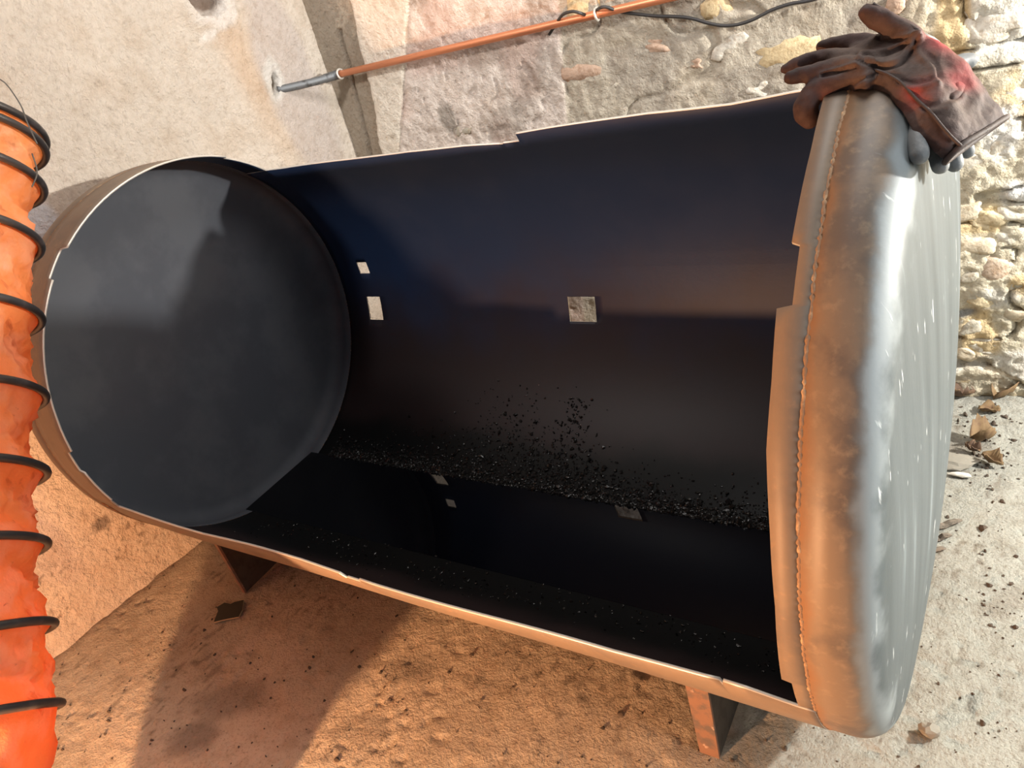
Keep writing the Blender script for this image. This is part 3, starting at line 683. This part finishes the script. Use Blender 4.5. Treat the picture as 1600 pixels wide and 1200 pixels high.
def remeshed(name, parts, voxel, material, parent, color=None, smooth_it=6, disp=None):
    V, F = merge(parts); base = np.array(ploc(parent)); me = bpy.data.meshes.new('t'); me.from_pydata([tuple(np.array(v) - base) for v in V], [], F)
    bmx = bmesh.new(); bmx.from_mesh(me); bmesh.ops.recalc_face_normals(bmx, faces=bmx.faces); bmx.to_mesh(me); bmx.free()
    ob = bpy.data.objects.new('t', me); COL.objects.link(ob)
    r = ob.modifiers.new('r', 'REMESH'); r.mode = 'VOXEL'; r.voxel_size = voxel
    s = ob.modifiers.new('s', 'SMOOTH'); s.iterations = smooth_it; s.factor = 0.5
    dg = bpy.context.evaluated_depsgraph_get(); dg.update(); m2 = bpy.data.meshes.new_from_object(ob.evaluated_get(dg))
    bpy.data.objects.remove(ob)
    m2.name = name; n = len(m2.vertices); co = np.empty(n * 3); m2.vertices.foreach_get('co', co); co = co.reshape(-1, 3)
    if disp is not None:
        no = np.empty(n * 3); m2.vertices.foreach_get('normal', no); no = no.reshape(-1, 3)
        co = co + no * disp(co + base)[:, None]; m2.vertices.foreach_set('co', co.ravel())
    if color is not None:
        c = np.ones((n, 4)); c[:, :3] = color(co + base); a = m2.color_attributes.new('Col', 'FLOAT_COLOR', 'POINT'); a.data.foreach_set('color', c.ravel())
    m2.materials.clear(); m2.materials.append(material); m2.polygons.foreach_set('use_smooth', np.ones(len(m2.polygons), bool)); m2.update()
    o = bpy.data.objects.new(name, m2); COL.objects.link(o); o.parent = parent; return o
def cp(x, y): return 1180 + x / 3.81, y / 3.81          # close-up measuring grid to photograph pixels
lg = thing('leather_glove', 'worn brown red leather work glove draped over the tank end, thumb up', 'glove', tuple(at(1400, 120, 0.80)))
# hand and gauntlet: upper edge, seam line (nearest), lower edge, depth
SEC = [((560, 275), (575, 415), (560, 512), .825, .010), ((690, 225), (720, 418), (690, 528), .803, .014), ((840, 214), (850, 478), (805, 560), .780, .018),
       ((985, 197), (962, 592), (868, 690), .763, .020), ((1110, 250), (1040, 664), (930, 800), .746, .018), ((1240, 350), (1110, 750), (1005, 866), .738, .018),
       ((1370, 520), (1165, 812), (1072, 925), .734, .018), ((1500, 695), (1225, 868), (1128, 968), .735, .016)]
secs = []; seam = []; hem = None; upper = []
for (A_, S_, B_, d, th) in SEC:
    Ax, Ay = cp(*A_); Sx, Sy = cp(*S_); Bx, By = cp(*B_)
    dA = d + 0.030; dB = d + 0.012
    mx_, my_ = Ax + (Sx - Ax) * .5, Ay + (Sy - Ay) * .5
    loop = [at(Ax, Ay, dA), at(mx_, my_, d + 0.010), at(Sx, Sy, d), at(Bx, By, dB), at((Bx * .7 + Ax * .3), (By * .7 + Ay * .3), d + 0.012 + th), at((Bx * .3 + Ax * .7), (By * .3 + Ay * .7), d + 0.024 + th)]
    secs.append(loop); seam.append(at(Sx, Sy, d - 0.0015))
last = [np.array(p) for p in secs[-1]]; cen = sum(last) / len(last); prev = [np.array(p) for p in secs[-3]]; cenp = sum(prev) / len(prev)
secs.append([cen + (p - cen) * 0.86 for p in last])
secs.append([cenp + (p - cenp) * 0.72 for p in prev])
hand = closed_sections(secs, 36)
fingers = [
    finger([(*cp(668, 68), .812, 14), (*cp(740, 116), .812, 16.5), (*cp(830, 152), .805, 17), (*cp(925, 205), .795, 16), (*cp(960, 300), .790, 14)]),           # thumb
    finger([(*cp(408, 274), .890, 11), (*cp(490, 258), .880, 13), (*cp(600, 262), .862, 14), (*cp(720, 272), .838, 15), (*cp(820, 310), .810, 15)]),              # index
    finger([(*cp(178, 412), .880, 10), (*cp(245, 382), .876, 12), (*cp(345, 350), .870, 12), (*cp(480, 342), .855, 14), (*cp(620, 360), .832, 15), (*cp(740, 390), .808, 14)]),         # middle
    finger([(*cp(212, 460), .860, 13), (*cp(290, 444), .857, 15), (*cp(420, 415), .848, 16), (*cp(560, 405), .830, 17), (*cp(680, 430), .808, 16)]),            # ring
    finger([(*cp(322, 700), .858, 18), (*cp(298, 640), .854, 21), (*cp(335, 568), .850, 20), (*cp(430, 508), .840, 17), (*cp(570, 470), .825, 15), (*cp(690, 478), .803, 14)]),  # little, curled down
]
def pxy(co):
    d = co - CAM; z = d @ CF; return 800 + FPX * (d @ CR) / z, 600 - FPX * (d @ CU) / z
CRED = [tuple(p) for p in [on for on in [cp(1130, 250), cp(985, 545), cp(1240, 445), cp(1060, 215), cp(1215, 520), cp(425, 540)]]]
RED3 = [(at(p[0], p[1], d), r) for p, d, r in zip(CRED, (.775, .76, .758, .79, .755, .845), (.016, .015, .016, .010, .011, .008))]
DUST3 = [(at(*cp(x, y), d), r) for x, y, d, r in ((1020, 330, .775, .035), (1130, 480, .760, .028), (760, 370, .80, .030), (1080, 590, .758, .03), (520, 330, .845, .016), (560, 395, .83, .016), (1250, 620, .75, .03))]
def glove_col(co):
    c = np.ones((len(co), 3)) * np.array([0.050, 0.028, 0.026])
    n = fbm(co[:, 0] * 1.0 + co[:, 2], co[:, 1] + 0.6 * co[:, 2], 26, 4, 55)
    c = c * (1 + 0.35 * n)[:, None]
    for p, r in DUST3:
        k = np.exp(-(np.linalg.norm(co - p, axis=1) / r) ** 2) * np.clip(0.75 + 0.8 * n, 0, 1); c = c * (1 - k[:, None]) + np.array([0.118, 0.084, 0.068]) * k[:, None]
    for p, r in RED3:
        k = 0.9 * np.exp(-(np.linalg.norm(co - p, axis=1) / r) ** 2) * np.clip(0.7 + 1.2 * n, 0, 1); c = c * (1 - k[:, None]) + np.array([0.42, 0.055, 0.055]) * k[:, None]
    return np.clip(c, 0.01, 1)
CREASES = [([(965, 225), (915, 320), (850, 385), (760, 408), (640, 372)], .0042, 3.2), ([(960, 235), (860, 290), (760, 330), (640, 345)], .0032, 2.6), ([(955, 225), (850, 235), (740, 238)], .003, 2.5),
           ([(600, 400), (500, 425), (400, 450)], .003, 2.2), ([(870, 480), (960, 500), (1060, 470)], .0022, 4), ([(1010, 640), (1100, 620), (1210, 560)], .002, 4.5), ([(560, 520), (640, 470), (700, 450)], .003, 3), ([(1000, 300), (1080, 380), (1100, 470)], .002, 4)]
def glove_disp(co):
    u = co @ CR; v = co @ CU
    X, Y = (lambda d: (800 + FPX * (d @ CR) / (d @ CF), 600 - FPX * (d @ CU) / (d @ CF)))(co - CAM)
    out = np.zeros(len(co))
    for line, dp, wd in CREASES:
        pts = smooth_path([(*cp(*q), 0) for q in line], 6)[:, :2]
        D = np.full(len(co), 1e9); S = np.zeros(len(co))
        for p, q in zip(pts[:-1], pts[1:]):
            ab = q - p; t = np.clip(((X - p[0]) * ab[0] + (Y - p[1]) * ab[1]) / (ab @ ab), 0, 1); dx = X - p[0] - t * ab[0]; dy = Y - p[1] - t * ab[1]
            dd = np.hypot(dx, dy); m_ = dd < D; D = np.where(m_, dd, D); S = np.where(m_, ab[0] * dy - ab[1] * dx, S)
        sg = np.where(S > 0, D, -D)
        out += dp * (-np.exp(-(sg / wd) ** 2) + 0.9 * np.exp(-((sg - 1.9 * wd) / (1.3 * wd)) ** 2))
    return out + 0.0030 * fbm(u * 1.0 + 0.6 * v, v * 0.6 - 0.3 * u, 28, 3, 58) + 0.0015 * fbm(u, v, 70, 2, 59)
remeshed('glove_body', [hand] + fingers, 0.0022, M['leather'], lg, glove_col, 8, glove_disp)
V, F = tube(smooth_path(seam, 6), 0.0017, 8); mesh_obj('seam', V, F, M['leather_seam'], lg)
l7 = secs[7]; hp = smooth_path(l7 + [l7[0], l7[1]], 6); V, F = tube(hp, 0.0030, 8); o = mesh_obj('cuff_hem', V, F, M['leather_seam'], lg)
tp = [at(*cp(x, y), d) for x, y, d in ((700, 22, .806), (790, 75, .802), (870, 120, .795), (975, 185, .782))]
V, F = tube(smooth_path(tp, 6), 0.0020, 8); mesh_obj('seam', V, F, M['leather_seam'], lg)

gg = thing('rubber_glove', 'grey rubber coated glove lying under the leather cuff, fingertips showing', 'glove', tuple(at(1460, 200, 0.79)))
gp = closed_sections([[at(*cp(x - 20, y - 110), d + .012), at(*cp(x, y), d - .006), at(*cp(x - 60, y + 120), d - .004), at(*cp(x - 60, y + 20), d + .022)] for x, y, d in ((900, 480, .822), (985, 590, .805), (1060, 700, .795), (1120, 800, .785))], 28)
gf = [finger([(*cp(978, 925), .752, 15), (*cp(972, 840), .760, 16.5), (*cp(985, 740), .772, 16), (*cp(1010, 640), .79, 14)]),
      finger([(*cp(1102, 985), .772, 14), (*cp(1080, 900), .778, 14), (*cp(1050, 790), .785, 14), (*cp(1020, 680), .795, 13)]),
      finger([(*cp(1188, 975), .784, 13.5), (*cp(1165, 890), .788, 13), (*cp(1130, 790), .79, 13), (*cp(1070, 680), .80, 13)]),
      finger([(*cp(1262, 900), .800, 12), (*cp(1225, 830), .800, 13), (*cp(1170, 750), .80, 13), (*cp(1090, 650), .81, 13)]),
      finger([(*cp(1275, 362), .842, 12.5), (*cp(1220, 372), .840, 13), (*cp(1120, 420), .832, 13), (*cp(1010, 500), .82, 13)])]
remeshed('glove_body', [gp] + gf, 0.0024, M['rubber'], gg, None, 5, None)

# ------------------------------------------------------------------ things on the floor
def flat_plate(name, pix, th, mats, label, cat, h=0.003, parent=None, tilt=0.0):
    P = [on_floor(px, py) for px, py in pix]; n = len(P)
    base = sum(P) / n
    V = [(p[0], p[1], h + tilt * (p[1] - base[1])) for p in P] + [(p[0], p[1], h + th + tilt * (p[1] - base[1])) for p in P]
    area = sum(P[i][0] * P[(i + 1) % n][1] - P[(i + 1) % n][0] * P[i][1] for i in range(n))
    up = tuple(range(n, 2 * n)); dn = tuple(range(n))[::-1]
    if area < 0: up = up[::-1]; dn = dn[::-1]
    F = [up, dn] + [(i, (i + 1) % n, n + (i + 1) % n, n + i) for i in range(n)]
    o = mesh_obj(name, V, F, mats, None, False, [0, 0] + [1 if isinstance(mats, list) else 0] * n)
    return tag(o, label, cat)
flat_plate('steel_offcut', [(335, 974), (342, 957), (340, 951), (352, 944), (362, 946), (368, 943), (382, 940), (380, 955), (374, 966), (352, 970)], 0.004, [M['plate'], M['plate_edge']],
           'small dark square steel offcut lying on the floor by the left tank leg', 'offcut', 0.002, tilt=0.02)
def leafmesh(name, px, py, ln, wd, rot, curl, material, label, seed, group=None, lift=0.006):
    r = np.random.default_rng(seed); q = on_floor(px, py); n, mseg = 9, 5; V = []; F = []; ln *= 0.82; wd *= 0.85
    for i in range(n):
        u = i / (n - 1); hwid = wd * math.sin(PI * min(1, u * 0.95 + 0.03)) ** 0.7 * (1 + 0.18 * r.normal())
        for j in range(mseg):
            v = j / (mseg - 1) * 2 - 1; x = (u - 0.5) * ln; y = v * hwid
            z = lift + curl * (v * v) * hwid * 1.6 + 0.35 * ln * curl * (u - 0.5) ** 2 * 2 + 0.003 * r.normal()
            V.append((q[0] + x * math.cos(rot) - y * math.sin(rot), q[1] + x * math.sin(rot) + y * math.cos(rot), max(0.002, z)))
    for i in range(n - 1):
        for j in range(mseg - 1): F.append((i * mseg + j, (i + 1) * mseg + j, (i + 1) * mseg + j + 1, i * mseg + j + 1))
    o = mesh_obj(name, V, F, material, None, True); s = o.modifiers.new('t', 'SOLIDIFY'); s.thickness = 0.0012
    return tag(o, label, 'leaf', group)
leafmesh('dry_leaf', 1502, 622, .075, .026, 0.2, 1.2, M['leaf_dark'], 'curled dark brown dry leaf at the wall foot, touching the tank', 1)
leafmesh('dry_leaf', 1568, 622, .085, .034, 0.9, 1.1, M['leaf'], 'large crumpled golden brown leaf at the right edge, below the stones', 2)
leafmesh('dry_leaf', 1545, 645, .06, .022, -0.1, .7, M['leaf'], 'flat tan leaf lying below the large golden one', 3)
leafmesh('dry_leaf', 1535, 690, .070, .030, 0.5, 1.3, M['leaf'], 'crumpled orange brown leaf in the middle of the right floor litter', 4)
leafmesh('dry_leaf', 1550, 724, .065, .024, -0.6, 0.9, M['leaf'], 'folded tan leaf lowest of the litter, casting a small shadow', 5)
leafmesh('dry_leaf', 1520, 706, .045, .016, -0.5, 1.0, M['leaf_dark'], 'small dark leaf stem piece left of the folded tan leaf', 6)
def rock(name, px, py, rx, ry, rz, material, label, cat, seed, sub=2):
    q = on_floor(px, py); V, F = ico(sub); r = np.random.default_rng(seed)
    n = sum(np.sin(V @ r.normal(size=3) * f + r.random() * 6) * a for f, a in ((2.5, .15), (4, .10), (7, .07)))
    V = V * (1 + n)[:, None] * np.array([rx, ry, rz]); zmin = V[:, 2].min(); V = V + np.array([q[0], q[1], -zmin - 0.001])
    return tag(mesh_obj(name, V, F, material, None, False), label, cat)
rock('stone_flake', 1490, 722, .050, .034, .008, M['slate'], 'flat grey stone flake on the floor beside the tank end', 'stone', 11)
rock('plaster_chip', 1500, 744, .022, .010, .006, M['chalk'], 'small white plaster chip below the grey stone flake', 'plaster', 12)
rock('pebble', 1452, 1146, .016, .013, .011, M['slate'], 'single rough pebble on the floor at the bottom right', 'pebble', 13)
def splinter(px0, py0, px1, py1, wd, label, seed):
    a = on_floor(px0, py0, .008); b = on_floor(px1, py1, .008); r = np.random.default_rng(seed)
    P = [a + (b - a) * t + np.array([0, 0, 0.002 * r.normal()]) for t in np.linspace(0, 1, 7)]
    V, F = tube(P, [wd * k for k in (.5, .9, 1, .95, .9, .8, .3)], 7); V = [np.array(v) * 1 for v in V]
    tag(mesh_obj('wood_splinter', V, F, M['wood'], None, False), label, 'splinter')
splinter(1448, 828, 1503, 812, .008, 'longest grey wood splinter beside the tank end, topmost of three', 1)
splinter(1448, 844, 1487, 836, .007, 'dark wood splinter, middle one of three beside the tank end', 2)
splinter(1444, 862, 1478, 855, .006, 'short grey wood splinter, lowest of three beside the tank end', 3)
# loose crumbs of dirt, too many to count
V0, F0 = ico(1); parts = []
def scatter(n, gen, s0, s1):
    for k in range(n):
        px, py = gen(); q = on_floor(px, py); s = random.uniform(s0, s1) if random.random() < .8 else random.uniform(s1, s1 * 1.8)
        if q[1] > 0.88 or q[0] < -0.34 + 0.0927 * q[1]: continue
        parts.append((list(V0 * (1 + .3 * RNG.normal(size=(len(V0), 1))) * s * RNG.uniform(.6, 1.4, 3) + np.array([q[0], q[1], s * .3 + float(floor_h(np.array([[q[0]]]), np.array([[q[1]]]))[0, 0])])), F0))
scatter(260, lambda: (random.uniform(80, 1330), random.uniform(880, 1230)), .0014, .003)
scatter(120, lambda: (random.gauss(1540, 45), random.gauss(690, 60)), .0015, .0045)
scatter(90, lambda: (random.uniform(1400, 1610), random.uniform(650, 1210)), .0012, .0028)
scatter(24, lambda: (random.gauss(1565, 28), random.gauss(925, 30)), .0015, .003)
V, F = merge(parts); o = mesh_obj('dirt_crumbs', V, F, M['crumb'], None, False); tag(o, 'loose dark dirt crumbs scattered over the earth floor', 'dirt', None, 'stuff')
